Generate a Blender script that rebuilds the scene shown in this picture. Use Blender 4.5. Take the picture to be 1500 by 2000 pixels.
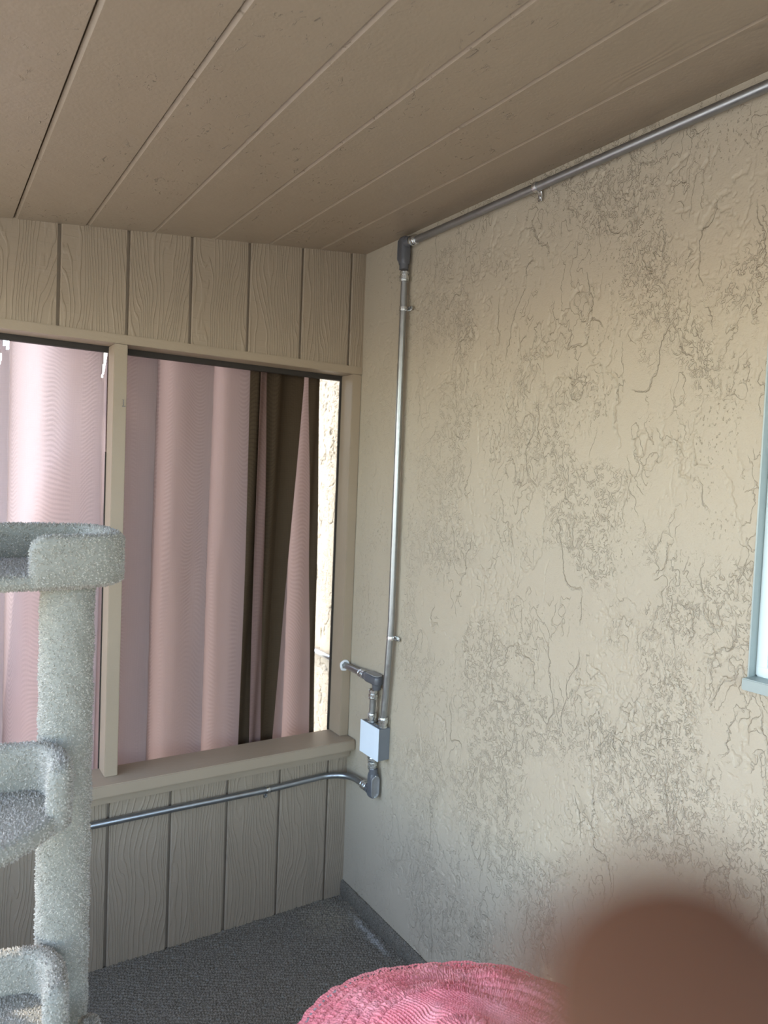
import bpy, math, random
import numpy as np
from mathutils import Vector, Matrix, Quaternion

for o in list(bpy.data.objects):
    bpy.data.objects.remove(o)
COL = bpy.context.scene.collection
SC = bpy.context.scene

# ------------------------------------------------------------------ camera
R_ = Vector((0.8428, -0.5365, 0.0396)); F_ = Vector((0.5378, 0.8420, -0.0427))
F_.normalize(); R_ = (R_ - F_ * R_.dot(F_)).normalized(); U_ = R_.cross(F_).normalized()
CAM = Vector((-1.4259, -2.4271, 1.6409)); FPX = 1418.3
cd = bpy.data.cameras.new('camera'); cam = bpy.data.objects.new('camera', cd); COL.objects.link(cam)
M = Matrix.Identity(4)
for i, v in enumerate((R_, U_, -F_)):
    for j in range(3): M[j][i] = v[j]
M.translation = CAM
cam.matrix_world = M
cd.sensor_fit = 'VERTICAL'; cd.sensor_height = 36.0; cd.lens = 36.0 * FPX / 2000.0
cd.clip_start = 0.004; cd.clip_end = 200
cd.dof.use_dof = True; cd.dof.focus_distance = 1.75; cd.dof.aperture_fstop = cd.lens / 5.2
SC.camera = cam

# ------------------------------------------------------------------ light
wd = bpy.data.worlds.new('world'); SC.world = wd; wd.use_nodes = True
nt = wd.node_tree; nt.nodes.clear()
wo = nt.nodes.new('ShaderNodeOutputWorld'); bg = nt.nodes.new('ShaderNodeBackground')
sky = nt.nodes.new('ShaderNodeTexSky'); sky.sky_type = 'NISHITA'; sky.sun_disc = False
SUN_DIR = Vector((-0.42, 0.62, 0.80)).normalized()
sky.sun_elevation = math.asin(SUN_DIR.z); sky.sun_rotation = math.atan2(SUN_DIR.x, SUN_DIR.y)
sky.air_density = 1.0; sky.dust_density = 1.0; sky.ozone_density = 1.0
bg.inputs['Strength'].default_value = 1.6
hz = nt.nodes.new('ShaderNodeMix'); hz.data_type = 'RGBA'; hz.inputs[0].default_value = 0.30; hz.inputs[7].default_value = (1.25, 1.28, 1.30, 1)   # thin bright haze over the blue
nt.links.new(sky.outputs[0], hz.inputs[6]); nt.links.new(hz.outputs[2], bg.inputs[0]); nt.links.new(bg.outputs[0], wo.inputs[0])
sd = bpy.data.lights.new('sun', 'SUN'); sd.energy = 4.0; sd.color = (1.0, 0.93, 0.82); sd.angle = 0.009
sun = bpy.data.objects.new('sun', sd); COL.objects.link(sun)
sun.rotation_euler = SUN_DIR.to_track_quat('Z', 'Y').to_euler(); sun.location = (-4, 6, 8)
SC.view_settings.view_transform = 'Standard'; SC.view_settings.look = 'None'
SC.view_settings.gamma = 1; SC.view_settings.use_curve_mapping = False
SC.view_settings.exposure = 0.2
SC.cycles.max_bounces = 10; SC.cycles.diffuse_bounces = 8; SC.cycles.use_denoising = True
SC.cycles.sample_clamp_indirect = 8.0

# ------------------------------------------------------------------ helpers
def lin(c):
    return tuple((x / 255 / 12.92) if x / 255 <= 0.04045 else ((x / 255 + 0.055) / 1.055) ** 2.4 for x in c)

class NB:
    def __init__(s, name):
        s.m = bpy.data.materials.new(name); s.m.use_nodes = True; s.t = s.m.node_tree; s.t.nodes.clear()
        s.out = s.t.nodes.new('ShaderNodeOutputMaterial')
    def n(s, kind, ins=None, **kw):
        nd = s.t.nodes.new(kind)
        for k, v in kw.items(): setattr(nd, k, v)
        for k, v in (ins or {}).items(): s.set(nd.inputs[k], v)
        return nd
    def set(s, sock, v):
        if isinstance(v, bpy.types.NodeSocket): s.t.links.new(v, sock)
        elif isinstance(v, (tuple, list)) and len(v) == 3 and sock.type == 'RGBA': sock.default_value = (*v, 1)
        else: sock.default_value = v
    def pos(s): return s.n('ShaderNodeNewGeometry').outputs['Position']
    def vmul(s, a, b): return s.n('ShaderNodeVectorMath', {0: a, 1: b}, operation='MULTIPLY').outputs[0]
    def vadd(s, a, b): return s.n('ShaderNodeVectorMath', {0: a, 1: b}, operation='ADD').outputs[0]
    def math(s, op, a, b=0.0, c=0.0): return s.n('ShaderNodeMath', {0: a, 1: b, 2: c}, operation=op).outputs[0]
    def noise(s, vec, scale=1.0, detail=2.0, rough=0.5, dist=0.0, col=False):
        nd = s.n('ShaderNodeTexNoise', {'Vector': vec, 'Scale': scale, 'Detail': detail, 'Roughness': rough, 'Distortion': dist})
        return nd.outputs[1] if col else nd.outputs[0]
    def ramp(s, v, a, b, lo=0.0, hi=1.0):
        return s.n('ShaderNodeMapRange', {0: v, 1: a, 2: b, 3: lo, 4: hi}, interpolation_type='SMOOTHSTEP').outputs[0]
    def mix(s, f, a, b):
        nd = s.n('ShaderNodeMix', data_type='RGBA'); s.set(nd.inputs[0], f); s.set(nd.inputs[6], a); s.set(nd.inputs[7], b)
        return nd.outputs[2]
    def bump(s, h, dist, strength=1.0, normal=None):
        ins = {'Height': h, 'Distance': dist, 'Strength': strength}
        if normal is not None: ins['Normal'] = normal
        return s.n('ShaderNodeBump', ins).outputs[0]
    def pbr(s, color, rough=0.6, metal=0.0, normal=None, spec=0.5, **kw):
        ins = {'Base Color': color, 'Roughness': rough, 'Metallic': metal, 'Specular IOR Level': spec}
        if normal is not None: ins['Normal'] = normal
        ins.update(kw)
        b = s.n('ShaderNodeBsdfPrincipled', ins)
        s.t.links.new(b.outputs[0], s.out.inputs[0]); return s.m

def plain(name, rgb, rough=0.6, metal=0.0, var=0.06, scale=30, bumpd=0.0, spec=0.5):
    b = NB(name); p = b.pos(); n = b.noise(p, scale, 4)
    c = b.mix(n, tuple(x * (1 - var) for x in rgb), tuple(min(1, x * (1 + var)) for x in rgb))
    nm = b.bump(n, bumpd) if bumpd else None
    return b.pbr(c, rough, metal, nm, spec)

def meshobj(name, V, Fc, mat, parent=None, origin=None, smooth=False, kind=None):
    V = np.asarray(V, dtype=np.float64)
    if parent is not None:
        r = parent
        while r.parent: r = r.parent
        off = np.array(r.location)
    else: off = np.array(origin if origin is not None else (0, 0, 0), float)
    me = bpy.data.meshes.new(name)
    if isinstance(Fc, np.ndarray):
        k = Fc.shape[1]; me.vertices.add(len(V)); me.vertices.foreach_set('co', (V - off).astype(np.float32).ravel())
        me.loops.add(Fc.size); me.loops.foreach_set('vertex_index', Fc.astype(np.int32).ravel())
        me.polygons.add(len(Fc)); me.polygons.foreach_set('loop_start', np.arange(0, Fc.size, k, dtype=np.int32))
        me.update(calc_edges=True)
    else:
        me.from_pydata([tuple(v) for v in (V - off)], [], Fc); me.update()
    if smooth: me.polygons.foreach_set('use_smooth', np.ones(len(me.polygons), dtype=bool))
    me.materials.append(mat)
    o = bpy.data.objects.new(name, me); COL.objects.link(o)
    if parent is None: o.location = off
    else: o.parent = parent
    if kind: o['kind'] = kind
    return o

def tag(o, label, cat, group=None, kind=None):
    o['label'] = label
    if cat: o['category'] = cat
    if group: o['group'] = group
    if kind: o['kind'] = kind
    return o

def empty(name, loc, label, cat, group=None):
    o = bpy.data.objects.new(name, None); COL.objects.link(o); o.location = loc; o.empty_display_size = 0.05
    return tag(o, label, cat, group)

class MB:
    """collects verts/faces in world coordinates"""
    def __init__(s): s.v = []; s.f = []
    def add(s, V, Fc):
        n = len(s.v); s.v += [tuple(p) for p in V]; s.f += [tuple(i + n for i in f) for f in Fc]; return s
    def box(s, x0, x1, y0, y1, z0, z1, bev=0.0):
        if bev <= 0:
            V = [(x, y, z) for z in (z0, z1) for y in (y0, y1) for x in (x0, x1)]
            return s.add(V, [(0, 2, 3, 1), (4, 5, 7, 6), (0, 1, 5, 4), (2, 6, 7, 3), (0, 4, 6, 2), (1, 3, 7, 5)])
        import bmesh
        bm = bmesh.new(); bmesh.ops.create_cube(bm, size=1)
        for v in bm.verts:
            v.co = Vector(((x0 + x1) / 2 + v.co.x * (x1 - x0), (y0 + y1) / 2 + v.co.y * (y1 - y0), (z0 + z1) / 2 + v.co.z * (z1 - z0)))
        bmesh.ops.bevel(bm, geom=bm.edges[:], offset=bev, segments=2, affect='EDGES')
        bm.verts.index_update()
        s.add([v.co[:] for v in bm.verts], [[v.index for v in f.verts] for f in bm.faces]); bm.free(); return s
    def rings(s, rings, closed_ends=True, loop=False):
        n = len(rings[0]); b = len(s.v)
        for r in rings: s.v += [tuple(p) for p in r]
        m = len(rings)
        for i in range(m if loop else m - 1):
            for j in range(n):
                a, c = b + i * n, b + ((i + 1) % m) * n
                s.f.append((a + j, a + (j + 1) % n, c + (j + 1) % n, c + j))
        if closed_ends and not loop:
            s.f.append(tuple(b + j for j in reversed(range(n)))); s.f.append(tuple(b + (m - 1) * n + j for j in range(n)))
        return s
    def tube(s, path, r, n=16):
        path = [Vector(p) for p in path]; rr = r if isinstance(r, (list, tuple)) else [r] * len(path)
        t0 = (path[1] - path[0]).normalized(); a = t0.orthogonal().normalized(); rings = []
        for i, p in enumerate(path):
            t = (path[min(i + 1, len(path) - 1)] - path[max(i - 1, 0)]).normalized()
            a = (a - t * a.dot(t)).normalized(); b = t.cross(a)
            rings.append([p + (a * math.cos(2 * math.pi * k / n) + b * math.sin(2 * math.pi * k / n)) * rr[i] for k in range(n)])
        return s.rings(rings)
    def lathe(s, p, axis, prof, n=20):
        axis = Vector(axis).normalized(); p = Vector(p)
        return s.tube2([p + axis * t for t, _ in prof], [r for _, r in prof], axis, n)
    def tube2(s, pts, rr, axis, n):
        a = axis.orthogonal().normalized(); b = axis.cross(a)
        return s.rings([[p + (a * math.cos(2 * math.pi * k / n) + b * math.sin(2 * math.pi * k / n)) * r for k in range(n)] for p, r in zip(pts, rr)])
    def sect(s, o, A, B, C, secs, n=24, e=4.0):
        """loft superellipse rings: secs = (t, half-width B, half-depth C, shift C)"""
        o, A, B, C = map(Vector, (o, A, B, C)); rings = []
        for t, w, d, sh in secs:
            ring = []
            for k in range(n):
                th = 2 * math.pi * (k + 0.5) / n; c, q = math.cos(th), math.sin(th)
                ring.append(o + A * t + B * (w * math.copysign(abs(c) ** (2 / e), c)) + C * (sh + d * math.copysign(abs(q) ** (2 / e), q)))
            rings.append(ring)
        return s.rings(rings)
    def build(s, name, mat, parent=None, origin=None, smooth=False, kind=None):
        o = meshobj(name, s.v, s.f, mat, parent, origin, kind=kind)
        import bmesh
        bm = bmesh.new(); bm.from_mesh(o.data); bmesh.ops.recalc_face_normals(bm, faces=bm.faces[:]); bm.to_mesh(o.data); bm.free()
        if smooth:
            o.data.polygons.foreach_set('use_smooth', np.ones(len(o.data.polygons), dtype=bool))
            try: o.data.set_sharp_from_angle(angle=math.radians(38))
            except Exception: pass
        return o

# numpy value noise
_rng = np.random.default_rng(7); _TAB = _rng.random((256, 256)).astype(np.float32) * 2 - 1
def vn(u, v, seed=0):
    u = u + seed * 17.37; v = v + seed * 31.91
    iu = np.floor(u).astype(np.int64); iv = np.floor(v).astype(np.int64)
    fu = (u - iu); fv = (v - iv); fu = fu * fu * fu * (fu * (fu * 6 - 15) + 10); fv = fv * fv * fv * (fv * (fv * 6 - 15) + 10)
    a, b, c, d = iu & 255, (iu + 1) & 255, iv & 255, (iv + 1) & 255
    return (_TAB[a, c] * (1 - fu) + _TAB[b, c] * fu) * (1 - fv) + (_TAB[a, d] * (1 - fu) + _TAB[b, d] * fu) * fv
def fbm(u, v, seed=0, octv=3, gain=0.5):
    t = 0; a = 1; s = 0
    for i in range(octv): t = t + a * vn(u * 2 ** i, v * 2 ** i, seed + i * 5); s += a; a *= gain
    return t / s
def sst(x, a, b):
    t = np.clip((x - a) / (b - a), 0, 1); return t * t * (3 - 2 * t)
def gridfaces(nu, nv, mask=None):
    i, j = np.meshgrid(np.arange(nu - 1), np.arange(nv - 1), indexing='ij'); a = i * nv + j
    q = np.stack([a, a + nv, a + nv + 1, a + 1], -1).reshape(-1, 4)
    if mask is not None: q = q[mask.reshape(-1)]
    return q

# ------------------------------------------------------------------ materials
PAINT = (0.298, 0.233, 0.162)
def siding_mat():
    b = NB('embossed_siding_paint'); p = b.pos()
    r = b.n('ShaderNodeObjectInfo').outputs['Random']
    off = b.n('ShaderNodeCombineXYZ', {0: b.math('MULTIPLY', r, 37.0), 1: 0.0, 2: b.math('MULTIPLY', r, 91.0)}).outputs[0]
    q = b.vadd(p, off)
    n = b.noise(b.vmul(q, (6.5, 0, 1.3)), 1.0, 2.0, 0.55)
    w = b.noise(b.vmul(q, (30, 0, 9)), 1.0, 2.0)
    ph = b.math('ADD', b.math('MULTIPLY', n, 17.0), b.math('MULTIPLY', w, 1.1))
    sx = b.n('ShaderNodeSeparateXYZ', {0: p}).outputs[0]
    ph = b.math('ADD', ph, b.math('MULTIPLY', sx, 78.0))
    s = b.math('SINE', b.math('MULTIPLY', ph, 6.2832))
    ridge = b.ramp(s, 0.35, 1.0)
    cross = b.noise(b.vmul(q, (6, 0, 170)), 1.0, 2.0)
    h = b.math('ADD', ridge, b.math('MULTIPLY', b.ramp(cross, 0.52, 0.75), 0.28))
    fine = b.noise(b.vmul(q, (160, 160, 60)), 1.0, 3.0)
    h = b.math('ADD', h, b.math('MULTIPLY', fine, 0.25))
    c = b.mix(b.noise(p, 5, 4), tuple(x * 0.94 for x in PAINT), tuple(x * 1.06 for x in PAINT))
    return b.pbr(c, 0.5, 0, b.bump(h, 0.0013, 0.9), 0.4)
def board_mat():
    b = NB('ceiling_board_paint'); p = b.pos()
    r = b.n('ShaderNodeObjectInfo').outputs['Random']
    off = b.n('ShaderNodeCombineXYZ', {0: b.math('MULTIPLY', r, 11.0), 1: b.math('MULTIPLY', r, 53.0), 2: 0.0}).outputs[0]
    q = b.vadd(p, off)
    n = b.noise(b.vmul(q, (5.0, 1.6, 0)), 1.0, 2.0, 0.5)
    s = b.math('SINE', b.math('MULTIPLY', n, 150.0))
    msk = b.ramp(b.noise(b.vmul(q, (1.3, 0.8, 0)), 1.0, 1.0), 0.53, 0.68)
    grain = b.math('MULTIPLY', b.math('MULTIPLY', s, msk), 0.5)
    pit = b.ramp(b.noise(b.vmul(q, (55, 30, 0)), 1.0, 5.0, 0.7, 1.0), 0.60, 0.74)
    pm = b.ramp(b.noise(b.vmul(q, (4, 2.2, 0)), 1.0, 2.0), 0.44, 0.6)
    dn = b.n('ShaderNodeTexVoronoi', {'Vector': b.vmul(q, (1, 1, 0)), 'Scale': 4.2}, feature='F1').outputs[0]
    dent = b.ramp(dn, 0.0, 0.018, -1.0, 0.0)
    h = b.math('ADD', grain, b.math('ADD', b.math('MULTIPLY', b.math('MULTIPLY', pit, pm), 1.5), dent))
    h = b.math('ADD', h, b.math('MULTIPLY', b.noise(q, 120, 3), 0.22))
    h = b.math('ADD', h, b.math('MULTIPLY', b.noise(q, 9, 2), 1.4))
    c = b.mix(b.noise(p, 4, 4), tuple(x * 0.95 for x in PAINT), tuple(x * 1.05 for x in PAINT))
    return b.pbr(c, 0.40, 0, b.bump(h, 0.0026, 0.9), 0.5)
def trim_mat():
    b = NB('trim_paint'); p = b.pos()
    g = b.noise(b.vmul(p, (14, 60, 60)), 1.0, 4.0)
    h = b.math('ADD', g, b.math('MULTIPLY', b.noise(p, 180, 3), 0.4))
    c = b.mix(b.noise(p, 7, 4), tuple(x * 0.97 for x in PAINT), tuple(x * 1.1 for x in PAINT))
    return b.pbr(c, 0.45, 0, b.bump(h, 0.0012, 0.6), 0.4)
def stucco_mat():
    b = NB('stucco_paint'); p = b.pos()
    f = b.noise(b.vmul(p, (260, 260, 260)), 1.0, 3.0, 0.6)
    tr = b.noise(b.vmul(p, (70, 70, 300)), 1.0, 2.0)
    sp = b.ramp(b.noise(b.vmul(p, (1, 1, 0.7)), 130, 3, 0.6), 0.60, 0.70)
    spm = b.ramp(b.noise(p, 4.5, 3), 0.48, 0.6)
    h = b.math('ADD', b.math('MULTIPLY', f, 0.75), b.math('MULTIPLY', tr, 0.25))
    h = b.math('SUBTRACT', h, b.math('MULTIPLY', b.math('MULTIPLY', sp, spm), 2.2))
    def wn(sc, am): return b.vmul(b.vadd(b.noise(p, sc, 1.0, col=True), (-0.5, -0.5, -0.5)), (am, am, am))
    q = b.vadd(b.vadd(p, wn(95, 0.010)), b.vadd(wn(14, 0.045), wn(260, 0.003)))
    def line(vec, off, w, m, wt):
        n_ = b.noise(b.vadd(b.vmul(q, vec), off), 1.0, 1.0)
        l_ = b.ramp(b.math('ABSOLUTE', b.math('SUBTRACT', n_, 0.5)), 0.0, w, 1.0, 0.0)
        st = b.ramp(n_, 0.5 - w, 0.5 + w)
        return b.math('MULTIPLY', m, b.math('MULTIPLY_ADD', l_, wt, b.math('MULTIPLY', st, -0.3)))
    k1 = b.ramp(b.noise(b.vmul(p, (6, 6, 4)), 1.0, 2.0), 0.50, 0.58)
    k2 = b.ramp(b.noise(b.vadd(b.vmul(p, (3, 3, 2.6)), (7.0, 3.0, 1.0)), 1.0, 3.0), 0.48, 0.56)
    k3 = b.ramp(b.noise(b.vadd(b.vmul(p, (9, 9, 6)), (1.0, 9.0, 5.0)), 1.0, 2.0), 0.50, 0.57)
    sy_c = b.n('ShaderNodeSeparateXYZ', {0: p}).outputs[1]
    calm = b.math('MAXIMUM', b.ramp(b.math('ADD', sy_c, b.math('MULTIPLY', b.noise(p, 2.2, 2), 0.5)), -0.55, 0.12, 1.0, 0.22), b.ramp(sy_c, 0.02, 0.10))
    k1, k2, k3 = [b.math('MULTIPLY', k_, calm) for k_ in (k1, k2, k3)]
    h = b.math('SUBTRACT', h, line((9, 9, 3.6), (0, 0, 0), 0.010, k1, 4.0))
    h = b.math('SUBTRACT', h, line((34, 34, 18), (3.0, 3.0, 3.0), 0.020, k3, 2.3))
    h = b.math('SUBTRACT', h, line((105, 105, 76), (5.0, 1.0, 2.0), 0.060, b.math('MULTIPLY', k2, b.ramp(b.noise(p, 40, 1), 0.42, 0.52)), 2.4))
    base = (0.40, 0.338, 0.248)
    c = b.mix(b.noise(p, 1.7, 4), tuple(x * 0.96 for x in base), tuple(x * 1.05 for x in base))
    c = b.mix(b.ramp(b.noise(p, 26, 5, 0.7), 0.55, 0.8), c, tuple(x * 0.93 for x in base))
    return b.pbr(c, 0.6, 0, b.bump(h, 0.0012, 0.8), 0.35)
def carpet_floor_mat():
    b = NB('charcoal_loop_carpet'); p = b.pos()
    n = b.noise(p, 330, 3, 0.7); m = b.noise(p, 95, 3)
    c = b.mix(b.ramp(n, 0.35, 0.65), (0.056, 0.049, 0.036), (0.22, 0.19, 0.148))
    c = b.mix(b.ramp(m, 0.58, 0.72), c, (0.17, 0.165, 0.14))
    sx = b.n('ShaderNodeSeparateXYZ', {0: p})
    # pale plaster dust along the foot of the stucco wall, and a tan spill in the corner
    d1 = b.math('ADD', b.math('ABSOLUTE', b.math('SUBTRACT', b.math('ADD', sx.outputs[0], b.math('MULTIPLY', sx.outputs[1], -0.03)), -0.034)), b.math('MULTIPLY', b.noise(p, 40, 4), 0.05))
    dust = b.math('MULTIPLY', b.ramp(d1, 0.022, 0.045, 1.0, 0.0), b.ramp(b.math('ABSOLUTE', b.math('ADD', sx.outputs[1], 0.27)), 0.05, 0.17, 1.0, 0.0))
    c = b.mix(b.math('MULTIPLY', dust, 0.55), c, (0.42, 0.42, 0.39))
    vd = b.n('ShaderNodeVectorMath', {0: p, 1: (-0.12, -0.12, 0.0)}, operation='DISTANCE').outputs['Value']
    spill = b.math('MULTIPLY', b.ramp(b.math('ADD', vd, b.math('MULTIPLY', b.noise(p, 18, 5, 0.7), 0.16)), 0.10, 0.24, 1.0, 0.0), b.ramp(b.noise(p, 160, 4, 0.7), 0.42, 0.6))
    c = b.mix(b.math('MULTIPLY', spill, 0.5), c, (0.33, 0.28, 0.19))
    return b.pbr(c, 0.95, 0, b.bump(b.noise(p, 420, 3), 0.0012, 0.8), 0.15)
def pile_mat(name, base, dark, tip):
    b = NB(name); p = b.pos(); r = b.n('ShaderNodeNewGeometry').outputs['Random Per Island']
    c = b.mix(r, dark, tip); c = b.mix(b.ramp(b.noise(p, 7, 4), 0.35, 0.7), c, b.mix(0.5, c, base))
    c = b.mix(b.math('MULTIPLY', b.noise(p, 260, 2), 0.3), c, tuple(x * 0.6 for x in base))
    return b.pbr(c, 0.9, 0, None, 0.15, **{'Sheen Weight': 0.25, 'Sheen Roughness': 0.5})
def cloth_mat(name, col, transl, tcol, weave=900.0, wm=0.22):
    b = NB(name); p = b.pos(); sep = b.n('ShaderNodeSeparateXYZ', {0: p})
    x, z = sep.outputs[0], sep.outputs[2]
    wob = b.math('MULTIPLY', b.noise(b.vmul(p, (7, 7, 2.2)), 1.0, 2.0), 26.0)
    wz = b.math('SINE', b.math('ADD', b.math('MULTIPLY', z, weave), wob))
    wx = b.math('SINE', b.math('ADD', b.math('MULTIPLY', x, weave * 1.15), b.math('MULTIPLY', wob, 0.6)))
    w = b.math('MULTIPLY_ADD', b.math('ADD', wz, wx), 0.25, 0.5)
    mv = b.noise(b.vmul(p, (7, 7, 1.1)), 1.0, 1.0)
    mo = b.math('SINE', b.math('ADD', b.math('MULTIPLY', z, 420.0), b.math('MULTIPLY', mv, 130.0)))
    mm = b.ramp(b.noise(b.vmul(p, (26, 5, 0.7)), 1.0, 1.0), 0.47, 0.62)
    w = b.math('ADD', w, b.math('MULTIPLY', b.math('MULTIPLY', b.math('ADD', mo, 0.0), mm), 0.5))
    c1 = b.mix(b.math('MULTIPLY', w, wm), col, tuple(v * 0.55 for v in col))
    c2 = b.mix(b.math('MULTIPLY', w, wm), tcol, tuple(v * 0.6 for v in tcol))
    nm = b.bump(b.math('ADD', w, b.math('MULTIPLY', b.noise(b.vmul(p, (60, 60, 4)), 1.0, 3.0), 0.8)), 0.0007, 0.6)
    d = b.n('ShaderNodeBsdfDiffuse', {'Color': c1, 'Normal': nm}); t = b.n('ShaderNodeBsdfTranslucent', {'Color': c2, 'Normal': nm})
    mx = b.n('ShaderNodeMixShader', {0: transl, 1: d.outputs[0], 2: t.outputs[0]})
    b.t.links.new(mx.outputs[0], b.out.inputs[0]); return b.m
def metal_mat(name, col, rough, metal=0.9, bumpd=0.0002):
    b = NB(name); p = b.pos(); n = b.noise(p, 60, 5, 0.6)
    c = b.mix(n, tuple(x * 0.85 for x in col), tuple(min(1, x * 1.1) for x in col))
    return b.pbr(c, b.ramp(n, 0.3, 0.7, rough - 0.05, rough + 0.08), metal, b.bump(b.noise(p, 400, 2), bumpd, 0.4), 0.5)

M_SIDE = siding_mat(); M_BOARD = board_mat(); M_TRIM = trim_mat(); M_STUC = stucco_mat(); M_FLOOR = carpet_floor_mat()
M_DARK = plain('dark_brown_fascia', (0.022, 0.016, 0.011), 0.7); M_BACK = plain('groove_paint', tuple(x * 0.8 for x in PAINT), 0.6)
M_EMT = metal_mat('galvanised_conduit', (0.36, 0.365, 0.36), 0.33, 0.9); M_ZINC = metal_mat('zinc_fitting', (0.72, 0.74, 0.74), 0.24, 1.0)
M_LB = plain('grey_enamel_casting', (0.105, 0.106, 0.112), 0.38, 0.2, 0.1, 120, 0.0002); M_PLATE = metal_mat('stamped_cover', (0.36, 0.36, 0.36), 0.42, 0.7)
M_BOXG = plain('grey_steel_box', (0.17, 0.18, 0.19), 0.45, 0.3); M_COVER = plain('pale_box_cover', (0.66, 0.72, 0.76), 0.45, 0.0, 0.03)
M_PILE = pile_mat('frieze_carpet_pile', (0.40, 0.365, 0.30), (0.25, 0.228, 0.18), (0.54, 0.492, 0.41))
M_PILEB = plain('shaded_pile_base', (0.24, 0.23, 0.19), 0.95, 0, 0.2, 200)  # dark base under the tufts, shade between them put into its colour
M_PINK = cloth_mat('mauve_shade_cloth', (0.33, 0.272, 0.265), 0.60, (0.76, 0.685, 0.68), 1750.0, 0.30)
M_PINKT = cloth_mat('thin_mauve_shade_cloth', (0.42, 0.37, 0.36), 0.86, (0.90, 0.85, 0.845), 1750.0, 0.15)
M_PINKD = cloth_mat('dimmed_mauve_shade_cloth', (0.30, 0.24, 0.225), 0.52, (0.53, 0.445, 0.42), 1750.0, 0.30)  # darker copy of the mauve cloth stands in for dimmer light through doubled layers
M_BROWN = cloth_mat('olive_brown_shade_cloth', (0.085, 0.06, 0.038), 0.30, (0.15, 0.10, 0.065), 900, 0.35)
M_FOLD = cloth_mat('half_lit_brown_shade_cloth', (0.22, 0.14, 0.12), 0.35, (0.32, 0.20, 0.17))  # lighter copy of the brown cloth, half-lit fold painted into its colour
M_CAULK = plain('white_caulk', (0.75, 0.76, 0.75), 0.6, 0, 0.05, 60, 0.001)
M_ALU = plain('white_aluminium', (0.62, 0.68, 0.66), 0.35, 0.1, 0.03); M_ALUG = plain('grey_shaded_aluminium', (0.30, 0.34, 0.32), 0.45, 0.2)  # grey-green of the window reveal carries the recess shade in its colour
M_BLACK = plain('black_vinyl', (0.012, 0.012, 0.013), 0.45); M_WOOD = plain('black_painted_leg', (0.02, 0.018, 0.016), 0.5)
M_GROUND = plain('pale_concrete_paving', (0.50, 0.455, 0.37), 0.85, 0, 0.15, 3, 0.002)
M_INT = plain('white_interior_paint', (0.75, 0.76, 0.76), 0.7)

# ------------------------------------------------------------------ setting
def zc(x, y=0.0): return 2.502 + 0.1125 * x + 0.006 * y      # underside of the sloping ceiling
XL, YN = -1.95, -3.2                                            # outer side and near side of the patio

# floor
fl = MB().box(XL, 0.0, YN, 0.085, -0.12, -0.0035).build('floor', M_FLOOR)
tag(fl, 'charcoal looped carpet floor of the covered patio', None, kind='structure')
nx, ny = 480, 260
gx = np.linspace(-1.12, -0.0, nx); gy = np.linspace(-0.60, -0.0, ny); X, Y = np.meshgrid(gx, gy, indexing='ij')
Xa, Ya = X * 0.855 - Y * 0.518, X * 0.518 + Y * 0.855        # the loop rows run slantwise to the walls
row = Ya / 0.0125 + 0.30 * vn(Xa * 20, Ya * 20, 3) + 0.2 * vn(Xa * 70, Ya * 30, 4); ri = np.floor(row)
ph = Xa / 0.0098 + (ri % 2) * 0.5 + 0.5 * vn(Xa * 40, ri, 5)
Hh = np.abs(np.sin(np.pi * row)) ** 0.7 * (0.45 + 0.55 * np.abs(np.sin(np.pi * ph)) ** 0.8) * (1 + 0.35 * vn(X * 90, Y * 90, 9))
V = np.stack([X, Y, -0.0045 + 0.0075 * Hh + 0.0012 * vn(X * 9, Y * 9, 11)], -1).reshape(-1, 3)
meshobj('carpet_pile', V, gridfaces(nx, ny), M_FLOOR, fl, smooth=True, kind='stuff')
# strip of the same carpet turned up the foot of the stucco wall
st = MB()
n = 1400
rings = []
for i in range(n):
    y = YN + 0.01 + (-YN - 0.01) * (i / (n - 1)) ** 0.6; j = 0.0020 * abs(math.sin(y * math.pi / 0.0105)) + 0.0005 * math.sin(i * 0.7)
    rings.append([(0.0, y, -0.002), (-0.011 + j * .5, y, -0.002), (-0.012 - j, y, 0.03), (-0.010, y, 0.055 + j), (-0.006, y, 0.060 + j), (0.0, y, 0.058 + j)])
st.rings(rings)
o = st.build('baseboard_right', M_FLOOR, smooth=True); tag(o, 'charcoal carpet strip turned up the foot of the stucco wall', None, kind='structure')

# stucco wall (real relief where the photograph shows it)
YS = np.concatenate([np.arange(-1.86, -0.9, 0.0021), np.arange(-0.9, 0.36, 0.0032), np.arange(0.36, 0.66, 0.012)])
WIN_Y, WIN_Z0, WIN_Z1, WIN_Y2 = -1.597, 1.268, 2.16, -2.75
YS[np.argmin(abs(YS - WIN_Y))] = WIN_Y
ZS = np.arange(0.0, 2.515, 0.0026); ZS[np.argmin(abs(ZS - WIN_Z0))] = WIN_Z0; ZS[np.argmin(abs(ZS - WIN_Z1))] = WIN_Z1
Yg, Zg = np.meshgrid(YS, ZS, indexing='ij')
wy = Yg + 0.020 * vn(Yg * 16, Zg * 12, 21) + 0.006 * vn(Yg * 60, Zg * 50, 22) + 0.0036 * vn(Yg * 150, Zg * 130, 26)
wz = Zg + 0.028 * vn(Yg * 16, Zg * 10, 23) + 0.008 * vn(Yg * 60, Zg * 50, 24) + 0.0036 * vn(Yg * 150, Zg * 130, 27)
zone = fbm(Yg * 1.9, Zg * 1.5, 31, 2)
near = np.maximum(sst(-Yg, 0.25, 1.1), sst(Yg, 0.09, 0.12))
n1 = fbm(wy / 0.105, wz / 0.27, 41, 2)
m1 = sst(fbm(Yg * 8, Zg * 5, 51, 2), -0.08, 0.22)
H = 0.0011 * fbm(Yg * 5, Zg * 4, 71, 2) + 0.0006 * fbm(Yg * 40, Zg * 30, 72, 3)
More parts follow.
